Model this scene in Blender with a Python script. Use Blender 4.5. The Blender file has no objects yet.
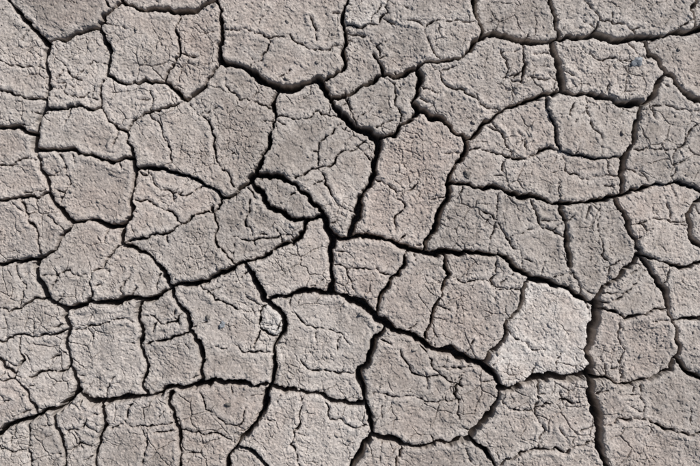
import bpy, math, numpy as np, random
PX=0.002
rng=np.random.default_rng(7); random.seed(11)
f32=np.float32
# ---------------------------------------------------------------- grid (layout units: 1 unit = 2 mm)
STEP=0.49
def axis(n0,n1):
    core=np.arange(n0,n1+STEP,STEP)
    g=[];s=STEP
    d=0
    while d<400:
        s=min(s*1.05,5.0); d+=s; g.append(d)
    while d<60000:
        s*=1.22; d+=s; g.append(d)
    g=np.array(g)
    return np.concatenate([(n0-g)[::-1],core,core[-1]+g])
XS=axis(-8,708); YS=axis(-8,474)
NX,NY=len(XS),len(YS)
X,Y=np.meshgrid(XS.astype(f32),YS.astype(f32))
# ---------------------------------------------------------------- noise
def vnoise(x,y,scale,seed):
    r=np.random.default_rng(seed); T=r.random((256,256)).astype(f32)*2-1
    u=x/scale+91.3; v=y/scale+37.7
    iu=np.floor(u).astype(np.int32); iv=np.floor(v).astype(np.int32)
    fu=(u-iu).astype(f32); fv=(v-iv).astype(f32)
    fu=fu*fu*(3-2*fu); fv=fv*fv*(3-2*fv)
    a=iu&255;b=(iu+1)&255;c=iv&255;d=(iv+1)&255
    return (T[c,a]*(1-fu)+T[c,b]*fu)*(1-fv)+(T[d,a]*(1-fu)+T[d,b]*fu)*fv
def fbm(x,y,scale,octs,seed,gain=0.55):
    o=0;a=1;t=0
    for i in range(octs):
        ang=0.6+i*1.1; c,s=math.cos(ang),math.sin(ang)
        o=o+a*vnoise(x*c-y*s,x*s+y*c,scale/(2.03**i),seed+i*13); t+=a; a*=gain
    return o/t
def voro(x,y,scale,seed,edge=True):
    r=np.random.default_rng(seed); TX=r.random((256,256)).astype(f32); TY=r.random((256,256)).astype(f32)
    u=(x/scale+50).astype(f32); v=(y/scale+50).astype(f32)
    iu=np.floor(u).astype(np.int32); iv=np.floor(v).astype(np.int32)
    f1=np.full(u.shape,9.,f32); f2=f1.copy()
    px1=np.zeros_like(u);py1=px1.copy();px2=px1.copy();py2=px1.copy()
    for dj in(-1,0,1):
        for di in(-1,0,1):
            a=iu+di;b=iv+dj
            cx=(a+TX[b&255,a&255]).astype(f32); cy=(b+TY[b&255,a&255]).astype(f32)
            d=np.hypot(cx-u,cy-v)
            if not edge: f1=np.minimum(f1,d); continue
            n=d<f1; m=(~n)&(d<f2)
            px2=np.where(n,px1,np.where(m,cx,px2)); py2=np.where(n,py1,np.where(m,cy,py2))
            f2=np.where(n,f1,np.where(m,d,f2))
            px1=np.where(n,cx,px1);py1=np.where(n,cy,py1); f1=np.where(n,d,f1)
    if not edge: return f1*scale
    sep=np.hypot(px2-px1,py2-py1)+1e-4
    return (f2*f2-f1*f1)/(2*sep)*scale
# ---------------------------------------------------------------- crack network
C=[
(4,[(8,-20),(8,0),(22,18),(38,34),(48,44),(47,70),(50,88),(46,108)]),
(3,[(48,42),(62,40),(80,32),(98,28),(104,15),(120,3)]),
(4,[(110,-16),(122,2),(145,11),(175,12),(200,8),(215,0)]),
(4,[(214,-18),(216,0),(221,20),(222,40),(219,58)]),
(3,[(219,58),(212,75),(200,90),(187,100)]),
(3.2,[(100,28),(108,45),(110,55),(107,75),(118,82),(145,80),(165,82),(178,93),(187,100)]),
(2.2,[(165,80),(175,62),(180,45),(176,25),(180,12)]),
(2.4,[(46,108),(60,108),(80,105),(100,107),(110,122),(128,133),(132,150)]),
(1.9,[(107,77),(100,92),(100,107)]),
(1.9,[(128,133),(140,118),(165,108),(187,100)]),
(4,[(-20,124),(0,127),(18,126),(36,133),(34,150),(40,168),(48,182),(50,195),(62,210),(72,222)]),
(3.4,[(34,150),(60,150),(85,155),(105,160),(130,158)]),
(4,[(132,150),(135,170),(131,195),(126,222),(122,243)]),
(4,[(72,222),(95,220),(124,224)]),
(3,[(46,108),(38,120),(36,133)]),
(2.6,[(-20,203),(0,200),(20,197),(48,192)]),
(3,[(-20,268),(0,265),(20,262),(40,258),(60,240),(72,224)]),
(2,[(20,198),(28,220),(38,240),(40,258)]),
(5,[(40,258),(38,280),(48,298),(65,308),(90,300),(115,304),(145,300),(168,290)]),
(4.4,[(122,243),(140,252),(158,265),(168,280),(172,290)]),
(3,[(135,170),(160,168),(185,175),(205,185),(222,198),(238,190),(250,180)]),
(4,[(168,290),(195,284),(220,272),(243,262),(270,254),(292,244),(304,230),(308,219)]),
(2.2,[(124,243),(150,235),(180,225),(210,213),(222,198)]),
(2.4,[(212,208),(218,228),(216,245),(228,258),(236,265)]),
(1.8,[(135,200),(155,205),(172,212),(185,224)]),
(1.8,[(90,300),(92,275),(108,258),(122,245)]),
(6,[(219,58),(245,68),(262,80),(280,88),(300,86),(318,80)]),
(3.6,[(280,88),(274,108),(272,130),(262,155),(250,180)]),
(4.6,[(250,178),(262,192),(275,210),(290,219),(308,219),(324,216)]),
(5,[(250,178),(270,177),(290,182),(308,195),(322,212),(333,238)]),
(6.2,[(333,238),(331,262),(330,292)]),
(5.5,[(243,262),(255,280),(268,302)]),
(4.4,[(268,302),(295,293),(330,293)]),
(3.4,[(350,-20),(348,0),(344,25),(343,50),(344,68),(320,80)]),
(6.2,[(318,78),(330,98),(340,115),(360,130),(378,140),(374,165),(370,185),(360,205),(353,224),(350,235)]),
(3.6,[(330,98),(355,92),(380,75),(410,70),(440,62),(478,40)]),
(3,[(374,54),(380,64),(384,75)]),
(4,[(378,140),(395,135),(408,122),(418,112),(412,102),(418,90),(422,80),(418,70)]),
(5.4,[(414,104),(440,118),(462,135),(466,142)]),
(4.4,[(466,142),(455,165),(448,185),(440,210),(430,235),(424,253)]),
(3.6,[(466,140),(482,125),(500,112),(530,100),(552,95),(562,92)]),
(5,[(470,-20),(474,0),(478,20),(481,38)]),
(5,[(481,38),(510,38),(540,42),(552,40),(590,36),(630,38),(665,36),(700,28),(720,26)]),
(5,[(552,42),(558,60),(562,80),(563,92),(590,94),(615,102),(642,103)]),
(2.4,[(520,40),(523,60),(521,82)]),
(2.8,[(548,-18),(550,0),(556,28),(560,38)]),
(4,[(640,38),(648,55),(665,72),(655,90),(642,105),(635,130),(625,155),(620,175),(622,195)]),
(5.2,[(665,72),(680,88),(700,100),(720,112)]),
(3,[(700,-10),(690,10),(696,30)]),
(3.2,[(622,195),(640,190),(660,184),(680,182),(700,190),(720,196)]),
(3.8,[(450,183),(475,188),(505,192),(540,198),(580,202),(600,200),(622,195)]),
(2.7,[(545,95),(552,120),(556,136),(560,150)]),
(2,[(470,150),(490,152),(510,157),(540,150),(560,150),(590,158),(622,160)]),
(4.2,[(616,200),(628,228),(640,252),(650,270),(665,290),(668,308)]),
(4.4,[(560,203),(566,235),(570,265)]),
(4.4,[(705,196),(688,215),(690,235),(705,250)]),
(5,[(333,236),(360,235),(385,240),(405,247),(424,253),(450,252),(480,253),(510,262),(528,275),(555,285),(578,297),(597,303)]),
(4,[(597,303),(608,285),(625,268),(637,255)]),
(7,[(597,303),(590,330),(587,355),(590,380),(594,410),(598,440),(606,466),(608,490)]),
(6.2,[(330,293),(350,300),(372,312),(390,326),(420,340),(450,350),(475,362),(495,375),(500,385)]),
(6.4,[(500,388),(520,384),(545,378),(565,378),(588,370)]),
(3.6,[(528,278),(522,300),(507,320),(500,345),(486,362)]),
(3,[(408,250),(398,275),(385,290),(378,305),(375,315)]),
(3,[(445,253),(450,275),(442,295),(432,315),(426,338)]),
(2.6,[(597,310),(625,320),(645,315),(668,308)]),
(3.2,[(668,308),(677,330),(680,350),(672,370),(650,380),(620,385),(594,378)]),
(3,[(674,320),(700,318),(720,316)]),
(4,[(678,360),(700,378),(720,390)]),
(3,[(637,255),(660,262),(680,268),(700,262),(720,266)]),
(4.6,[(500,388),(495,405),(480,425),(470,438),(450,445),(420,447),(395,440),(370,436)]),
(4.2,[(470,438),(485,450),(495,466),(500,486)]),
(5,[(386,326),(372,350),(360,370),(364,390),(368,410),(370,436),(360,455),(352,466),(345,486)]),
(4.2,[(270,385),(290,390),(320,394),(350,405),(366,402)]),
(4.6,[(268,302),(284,318),(280,335),(273,360),(271,385),(265,405),(250,430),(238,445),(228,466),(222,486)]),
(4.2,[(65,308),(66,340),(70,365),(78,390)]),
(5,[(78,390),(92,403),(115,400),(150,396),(185,388),(215,380),(245,382),(270,385)]),
(3.6,[(140,303),(142,330),(146,360),(148,395)]),
(4.2,[(172,288),(188,315),(196,340),(202,365),(204,382)]),
(5,[(78,390),(60,410),(30,420),(0,432),(-20,440)]),
(3.4,[(100,403),(106,425),(98,445),(95,466),(94,486)]),
(3.4,[(55,412),(62,440),(65,466),(66,486)]),
(3.4,[(172,392),(175,420),(180,440),(180,466),(180,486)]),
(3,[(240,446),(262,460),(272,480)]),
(3,[(-15,350),(0,360),(15,375),(30,400),(36,418)]),
(1.8,[(146,345),(170,340),(192,330)]),
(2.2,[(-10,340),(20,335),(45,334),(66,330)]),
(2.2,[(-10,308),(20,310),(48,298)]),
(2,[(500,466),(540,450),(597,440)]),
(2,[(600,425),(640,420),(665,430),(720,428)]),
(2,[(400,442),(396,466),(396,486)]),
(1.8,[(347,24),(362,27),(378,24),(388,12),(392,-10)]),
(1.8,[(270,304),(260,312),(259,324),(268,334),(280,338)]),
(1.9,[(20,335),(24,360),(15,375)]),
(1.9,[(15,375),(45,372),(70,366)]),
(1.8,[(30,420),(28,445),(34,470),(34,486)]),
(1.8,[(0,90),(20,95),(46,100)]),
(1.6,[(0,165),(18,160),(37,160)]),
]
FINE=[
[(262,122),(285,116),(318,110),(340,116)],[(50,88),(72,96),(95,92)],[(0,60),(20,66),(47,70)],[(60,60),(70,75),(82,80)],
[(290,180),(318,168),(345,150),(366,140)],[(318,168),(330,190),(338,205)],[(376,180),(395,190),(405,205),(395,232)],
[(130,270),(120,290),(130,303)],[(92,275),(70,270),(42,276)],[(200,285),(215,300),(240,310),(262,305)],
[(205,350),(235,345),(272,352)],[(290,300),(300,320),(330,330),(350,345)],[(300,360),(330,372),(362,372)],
[(400,350),(410,370),(440,375),(470,385)],[(470,365),(455,395),(460,420)],[(370,395),(400,398),(430,402),(460,400)],
[(420,345),(432,360),(440,376)],[(505,330),(520,340),(545,350)],[(485,125),(505,140),(512,158)],[(505,160),(512,190)],
[(585,95),(590,120),(600,158)],[(560,150),(565,170),(590,180),(620,178)],[(430,62),(445,85),(470,95),(500,110)],
[(395,0),(400,20),(425,28),(450,22),(478,20)],[(425,28),(430,45),(440,60)],[(345,30),(370,36),(380,56)],
[(222,30),(245,28),(268,38),(290,35),(343,45)],[(268,38),(262,60),(250,68)],[(585,0),(600,20),(625,24),(640,36)],
[(600,20),(590,36)],[(580,45),(600,60),(630,62),(650,58)],[(670,180),(675,150),(690,130),(700,125)],[(630,145),(655,150),(675,150)],
[(625,225),(655,218),(688,220)],[(650,270),(630,290),(598,300)],[(450,275),(480,280),(520,290)],[(495,256),(490,280),(495,300)],
[(335,265),(360,268),(395,275)],[(480,210),(500,225),(520,250),(522,268)],[(570,265),(578,280),(580,296)],
[(10,400),(0,405)],[(0,380),(20,380)],[(110,430),(140,425),(175,420)],[(140,425),(145,450),(140,466)],
[(200,385),(205,410),(225,425),(245,432)],[(175,430),(205,436),(238,445)],[(300,392),(300,420),(290,445),(300,466)],
[(320,395),(330,420),(366,425)],[(540,380),(535,410),(545,430),(540,450)],[(500,400),(535,408),(590,400)],[(640,385),(645,405),(640,420)],
[(620,320),(625,350),(620,385)],[(75,330),(100,325),(138,325)],[(150,315),(165,325),(185,312)],[(15,262),(25,285),(20,310)],
[(150,90),(150,110)],[(135,170),(160,190),(185,196),(205,186)],[(60,155),(70,180),(60,205)],
[(225,80),(240,100),(262,105),(274,108)],[(190,105),(210,125),(215,150),(222,170),(235,188)],
[(150,115),(165,140),(170,168)],[(250,200),(245,225),(255,245)],[(225,240),(245,240),(290,235)],[(345,118),(330,135),(318,168)],
[(500,192),(497,215),(490,240),(488,254)],[(530,200),(540,225),(566,238)],[(600,203),(598,230),(602,255),(608,284)],
[(640,110),(665,105),(700,110)],[(500,50),(505,75),(521,82)],[(521,82),(545,80),(562,82)],[(405,75),(395,100),(395,134)],
[(345,92),(350,110),(362,130)],[(100,404),(80,430),(62,436)],[(0,450),(30,446)],[(66,450),(96,446)],
]
def jag(pts,amp,minlen):
    pts=[np.array(p,float) for p in pts]
    while True:
        out=[pts[0]];more=False
        for a,b in zip(pts[:-1],pts[1:]):
            L=np.linalg.norm(b-a)
            if L>minlen:
                n=np.array([-(b-a)[1],(b-a)[0]])
                out.append((a+b)/2+(b-a)*random.uniform(-.1,.1)+n*random.uniform(-1.7,1.7)*amp); more=True
            out.append(b)
        pts=out
        if not more: return pts
S=np.full(X.shape,-60.,f32)
def stamp(pts,w,taper=False,R=14):
    tot=sum(np.linalg.norm(b-a) for a,b in zip(pts[:-1],pts[1:])); ph=random.uniform(0,99)
    ws=[];c=0
    for i,p in enumerate(pts):
        if i: c+=np.linalg.norm(pts[i]-pts[i-1])
        k=1+0.22*math.sin(c/17+ph)+0.16*math.sin(c/6.3+ph*2)+random.uniform(-.15,.15)
        if taper: k*=0.45+0.75*math.sin(math.pi*min(1,max(0.04,c/tot)))
        ws.append(w*k)
    for i,(a,b) in enumerate(zip(pts[:-1],pts[1:])):
        r=R
        i0=np.searchsorted(XS,min(a[0],b[0])-r);i1=np.searchsorted(XS,max(a[0],b[0])+r)
        j0=np.searchsorted(YS,min(a[1],b[1])-r);j1=np.searchsorted(YS,max(a[1],b[1])+r)
        if i1<=i0 or j1<=j0: continue
        x=X[j0:j1,i0:i1]-a[0]; y=Y[j0:j1,i0:i1]-a[1]
        d=b-a; t=np.clip((x*d[0]+y*d[1])/(d@d+1e-9),0,1)
        dist=np.hypot(x-t*d[0],y-t*d[1]); ww=ws[i]*(1-t)+ws[i+1]*t
        sub=S[j0:j1,i0:i1]; np.maximum(sub,ww/2-dist,out=sub)
for w,p in C:
    stamp(jag(p,0.09 if w>2.5 else 0.11,4.0),w*(1.14 if w>2.7 else .97)+.1)
HS=S.copy(); 
for p in FINE:
    stamp(jag(p,0.11,5),1.05,taper=True,R=9)
for p in FINE+[c[1] for c in C]:
    for k in range(len(p)-1):
        if random.random()<0.5:
            a=np.array(p[k],float);b=np.array(p[k+1],float);q=(a+b)/2
            ang=math.atan2(*(b-a)[::-1])+random.choice((-1,1))*random.uniform(1.0,1.9); L=random.uniform(9,26)
            stamp(jag([q,q+L*0.5*np.array([math.cos(ang),math.sin(ang)]),q+L*np.array([math.cos(ang+random.uniform(-.3,.3)),math.sin(ang)])],0.09,5),random.uniform(.4,.85),taper=True,R=7)
# surroundings outside the mapped area
wx=X+fbm(X,Y,40,4,11)*16; wy=Y+fbm(X,Y,40,4,51)*16
out=np.maximum(np.maximum(-X,X-700),np.maximum(-Y,Y-466))
V=voro(wx,wy,88,5); 
So=np.where(out>6,2.5+0.6*fbm(X,Y,60,2,77)-V,-60)
S=np.maximum(S,So.astype(f32)); 
# ---------------------------------------------------------------- plates
gx=np.arange(-8,708);gy=np.arange(-8,474)
ix=np.searchsorted(XS,gx);iy=np.searchsorted(YS,gy)
solid=(HS[np.ix_(iy,ix)]<-0.2)
n=0;H_,W_=solid.shape
sl=solid.tolist();lb=[[0]*W_ for _ in range(H_)];areas=[0]
for j in range(H_):
    for i in range(W_):
        if sl[j][i] and not lb[j][i]:
            n+=1;st=[(j,i)];lb[j][i]=n;ar=0
            while st:
                a,b=st.pop();ar+=1
                for c,d in((a+1,b),(a-1,b),(a,b+1),(a,b-1)):
                    if 0<=c<H_ and 0<=d<W_ and sl[c][d] and not lb[c][d]: lb[c][d]=n;st.append((c,d))
            areas.append(ar)
lab=np.array(lb,np.int32)
for _ in range(8):
    for ax,sh in((0,1),(0,-1),(1,1),(1,-1)):
        r=np.roll(lab,sh,ax); lab=np.where(lab==0,r,lab)
gi=np.clip(np.rint(X+8).astype(int),0,W_-1);gj=np.clip(np.rint(Y+8).astype(int),0,H_-1)
L=np.where(out<6,lab[gj,gi],0)
pr=np.random.default_rng(3)
offs=pr.uniform(-1.3,1.3,n+1);tx=pr.normal(0,.038,n+1);ty=pr.normal(0,.038,n+1);tone=pr.normal(0,1,n+1);hue=pr.normal(0,1,n+1)
offs[0]=tx[0]=ty[0]=tone[0]=hue[0]=0
jj,ii=np.mgrid[0:H_,0:W_]
cnt=np.maximum(np.bincount(lab.ravel(),minlength=n+1),1)
cx=np.bincount(lab.ravel(),ii.ravel(),n+1)/cnt-8; cy=np.bincount(lab.ravel(),jj.ravel(),n+1)/cnt-8
pale=np.zeros(n+1)
for (a,b,v,mx) in((540,335,.55,12000),(366,10,.5,2500),(270,320,.8,1200),(310,432,.15,9000)):
    k=lab[b+8,a+8]
    if areas[k]<mx: pale[k]=max(pale[k],v)
big=np.array(areas)>16000
tx[big]=0;ty[big]=0
tilt=np.clip(offs[L]+tx[L]*(X-cx[L])+ty[L]*(Y-cy[L]),-3.2,3.2).astype(f32)
# ---------------------------------------------------------------- height field
rough=fbm(X,Y,2.4,2,400)
Sd=S+rough*0.8+fbm(X,Y,7,2,420)*0.8
near=np.clip((300-out)/300,0,1).astype(f32)
hx=X+fbm(X,Y,8,3,120)*2.8; hy=Y+fbm(X,Y,8,3,160)*2.8
m1=fbm(X,Y,70,3,200); m2=fbm(X,Y,45,3,230)
h1=voro(hx,hy,23,21); S1=0.12+1.0*m1+0.6*fbm(X,Y,12,2,260)-h1
h2=voro(hx+200,hy,9.5,22); S2=-0.22+1.3*m2+0.6*fbm(X,Y,8,2,280)-h2
def carve(s,k,mx): return np.minimum(np.maximum(s,0)*k,mx)
crack=np.maximum(Sd,0)
depth=np.where(crack>0,np.minimum(crack*14,5+crack*11),0); depth=np.minimum(depth,36)
dh=np.maximum(carve(S1,7,2.4),carve(S2,4.5,1.4))*near
depth=np.maximum(depth,dh)
rim=np.clip(.7+1.3*fbm(X,Y,25,2,430),0,1.5)
lip=0.8*np.exp(np.minimum(Sd,0)/.8)-0.9*rim*np.exp(-((Sd+3.4)/2.6)**2)
Z=tilt-lip
Z+=fbm(X,Y,60,2,300)*2.2*near
Z+=fbm(X,Y,11,2,320)*0.4*near
Z+=fbm(X,Y,2.2,3,340,.85)*(0.50+.35*np.clip(m2*2,-.6,.9))*near
for sc_,se,am in((26,360,.8),(13,372,.5)):
    t=fbm(X,Y,sc_,4,se,.65)*3.2; ft=t-np.floor(t); Z+=am*(np.floor(t)+np.clip((ft-.46)/.07,0,1))*near*0.8
g=voro(X+fbm(X,Y,3,1,9)*1.5,Y,3.6,31,edge=False); gm=np.clip(fbm(X,Y,30,3,380)*2.5+.05,0,1)
Z+=np.maximum(0,1.1-g)*0.8*gm*near
Z-=np.maximum(0,fbm(X,Y,2.4,1,390)-.45)*1.8*near
Z=Z-depth+np.where(depth>8,rough*1.8+fbm(X,Y,6,2,395)*3,0)
Z=Z.astype(f32)
# ---------------------------------------------------------------- soil differences
toneF=(fbm(X,Y,90,4,500)*.7+fbm(X,Y,10,3,520)*.6+tone[L]*.15).astype(f32)
hueF=(fbm(X,Y,110,4,540)*1.1+hue[L]*.18+fbm(X,Y,16,3,560)*.4).astype(f32)
edgepale=np.exp(-((Sd+3.0)/3.0)**2)*0.4
paleF=np.clip(pale[L]*(0.85+.7*fbm(X,Y,12,3,580))+edgepale*0.5,0,1).astype(f32)
# ---------------------------------------------------------------- mesh
def grid_mesh(name,X,Y,Z):
    ny,nx=X.shape
    co=np.empty((ny*nx,3),f32)
    co[:,0]=((X-350)*PX).ravel(); co[:,1]=((233-Y)*PX).ravel(); co[:,2]=(Z*PX).ravel()
    idx=np.arange(ny*nx,dtype=np.int32).reshape(ny,nx)
    q=np.stack([idx[:-1,:-1],idx[1:,:-1],idx[1:,1:],idx[:-1,1:]],-1).reshape(-1,4)
    me=bpy.data.meshes.new(name)
    me.vertices.add(len(co)); me.vertices.foreach_set("co",co.ravel())
    me.loops.add(q.size); me.loops.foreach_set("vertex_index",q.ravel())
    me.polygons.add(len(q)); me.polygons.foreach_set("loop_start",np.arange(0,q.size,4,dtype=np.int32))
    me.update(calc_edges=True)
    me.polygons.foreach_set("use_smooth",np.ones(len(q),bool))
    return me
me=grid_mesh("cracked_mud_ground",X,Y,Z)
ca=me.attributes.new("soil",'FLOAT_COLOR','POINT')
col=np.ones((X.size,4),f32); col[:,0]=np.clip(toneF*.5+.5,0,1).ravel(); col[:,1]=np.clip(hueF*.5+.5,0,1).ravel(); col[:,2]=paleF.ravel()
ca.data.foreach_set("color",col.ravel())
ground=bpy.data.objects.new("cracked_mud_ground",me); bpy.context.collection.objects.link(ground)

def soil_material(name,attr=True,base=((.290,.257,.232),(.435,.394,.362)),warm=(.40,.336,.298),palec=(.56,.53,.50)):
    m=bpy.data.materials.new(name); m.use_nodes=True; N=m.node_tree.nodes; K=m.node_tree.links
    b=N["Principled BSDF"]; b.inputs["Roughness"].default_value=.95; b.inputs["Specular IOR Level"].default_value=.15
    tc=N.new("ShaderNodeTexCoord")
    def noise(s,d,r=.6):
        n=N.new("ShaderNodeTexNoise"); n.inputs["Scale"].default_value=s;n.inputs["Detail"].default_value=d;n.inputs["Roughness"].default_value=r
        K.new(tc.outputs["Object"],n.inputs["Vector"]);return n
    def mix(f,a,c,bt='MIX'):
        x=N.new("ShaderNodeMix");x.data_type='RGBA';x.blend_type=bt
        for s,v in((x.inputs[0],f),(x.inputs[6],a),(x.inputs[7],c)):
            if hasattr(v,"links"): K.new(v,s)
            else: s.default_value=v if isinstance(v,float) else (*v,1)
        return x.outputs[2]
    def mr(v,a,b_,c,d):
        x=N.new("ShaderNodeMapRange");K.new(v,x.inputs[0])
        for i,k in enumerate((a,b_,c,d)): x.inputs[i+1].default_value=k
        return x.outputs[0]
    nf=noise(260,2,.8)
    if attr:
        at=N.new("ShaderNodeAttribute");at.attribute_name="soil"
        sp=N.new("ShaderNodeSeparateColor");K.new(at.outputs["Color"],sp.inputs[0])
        c=mix(mr(sp.outputs[0],.25,.75,0,1),base[0],base[1])
        c=mix(mr(sp.outputs[1],.42,.92,0,.75),c,warm)
        c=mix(sp.outputs[2],c,palec)
    else:
        nm=noise(45,2)
        c=mix(mr(nm.outputs[0],.3,.7,0,1),base[0],base[1])
    sc=mr(nf.outputs[0],.3,.7,.66,1.28)
    cc=N.new("ShaderNodeCombineColor")
    for i in range(3): K.new(sc,cc.inputs[i])
    c=mix(1.0,c,cc.outputs[0],'MULTIPLY')
    K.new(c,b.inputs["Base Color"])
    bp=N.new("ShaderNodeBump"); bp.inputs["Distance"].default_value=.001; bp.inputs["Strength"].default_value=.75
    nb=noise(560,1,.7); K.new(nb.outputs[0],bp.inputs["Height"]); K.new(bp.outputs[0],b.inputs["Normal"])
    return m
soil=soil_material("dry_mud")
me.materials.append(soil)

# ---------------------------------------------------------------- stones and crumbs
import bmesh
def zat(x,y):
    return float(Z[min(np.searchsorted(YS,y),NY-1),min(np.searchsorted(XS,x),NX-1)])
from mathutils import Vector, noise as mn
def rock(bm,x,y,r,flat,seed,sub=3,ax=1.0,rot=0.0,sink=.35,amp=.5):
    z=max(zat(x,y),-2)
    rr=bmesh.ops.create_icosphere(bm,subdivisions=sub,radius=1.0)
    c,s=math.cos(rot),math.sin(rot)
    for v in rr['verts']:
        p=v.co.copy(); k=1+amp*mn.noise(p*1.1+Vector((seed*3.1,seed,0)))+amp*.4*mn.noise(p*2.7+Vector((seed,9,seed)))
        p*=k; px,py=p.x*r*ax,p.y*r/ax
        v.co=Vector((((x-350)+px*c-py*s)*PX,((233-y)+px*s+py*c)*PX,(z+r*flat*(p.z+1-2*sink))*PX))
def single(name,mat,**k):
    bm=bmesh.new(); rock(bm,**k); m=bpy.data.meshes.new(name); bm.to_mesh(m); bm.free()
    m.materials.append(mat); o=bpy.data.objects.new(name,m); bpy.context.collection.objects.link(o); return o
grey=soil_material("grey_stone",False,((.19,.205,.225),(.30,.32,.34)))
dark=soil_material("dark_stone",False,((.12,.11,.10),(.2,.185,.17)))
brn=soil_material("crumb_soil",False,((.28,.247,.22),(.41,.37,.335)))
single("pebble",grey,x=637,y=62,r=4.9,flat=.6,seed=1,ax=1.15,rot=.3,amp=.6)
single("pebble",dark,x=467,y=175,r=3.4,flat=.7,seed=2,ax=1.3,rot=2)
single("pebble",dark,x=228,y=405,r=2.6,flat=.7,seed=3,ax=1.2)
single("pebble",grey,x=222,y=325,r=3.0,flat=.6,seed=4,ax=1.2,rot=1,amp=.8)
single("pebble",dark,x=208,y=317,r=2.2,flat=.7,seed=5)
bm=bmesh.new(); rr=random.Random(5)
for i in range(1700):
    x=rr.uniform(-30,730);y=rr.uniform(-30,496)
    if mn.noise(Vector((x/60,y/60,3)))<rr.uniform(-.35,.35): continue
    if Sd[min(np.searchsorted(YS,y),NY-1),min(np.searchsorted(XS,x),NX-1)]>-1: continue
    r=min(.5+rr.expovariate(2.4),2.2)
    rock(bm,x,y,r,.75,rr.uniform(0,90),sub=1 if r<1 else 2,ax=rr.uniform(.8,1.3),rot=rr.uniform(0,3),sink=.25)
m=bpy.data.meshes.new("mud_crumbs");bm.to_mesh(m);bm.free();m.materials.append(brn)
o=bpy.data.objects.new("mud_crumbs",m);bpy.context.collection.objects.link(o)

# ---------------------------------------------------------------- light
EL=math.radians(42); AZ=math.radians(47)
d=Vector((math.sin(AZ)*math.cos(EL),math.cos(AZ)*math.cos(EL),math.sin(EL)))
sl_=bpy.data.lights.new("sun",'SUN'); sl_.energy=5.0; sl_.angle=math.radians(.5); sl_.color=(1,.97,.94)
so=bpy.data.objects.new("sun",sl_); so.rotation_euler=d.to_track_quat('Z','Y').to_euler(); so.location=d*5; bpy.context.collection.objects.link(so)
w=bpy.data.worlds.new("World");bpy.context.scene.world=w;w.use_nodes=True
nt=w.node_tree; sk=nt.nodes.new("ShaderNodeTexSky");sk.sky_type='NISHITA';sk.sun_disc=False;sk.sun_elevation=EL;sk.sun_rotation=AZ
bg=nt.nodes["Background"];bg.inputs[1].default_value=.05;nt.links.new(sk.outputs[0],bg.inputs[0])
cam=bpy.data.cameras.new("camera");cam.lens=50;cam.sensor_width=36;cam.clip_end=1000;cam.clip_start=.01
co_=bpy.data.objects.new("camera",cam);co_.location=(0,0,700*PX*50/36);bpy.context.collection.objects.link(co_)
bpy.context.scene.camera=co_
sc=bpy.context.scene; sc.view_settings.view_transform='Standard';sc.view_settings.look='None';sc.view_settings.exposure=0
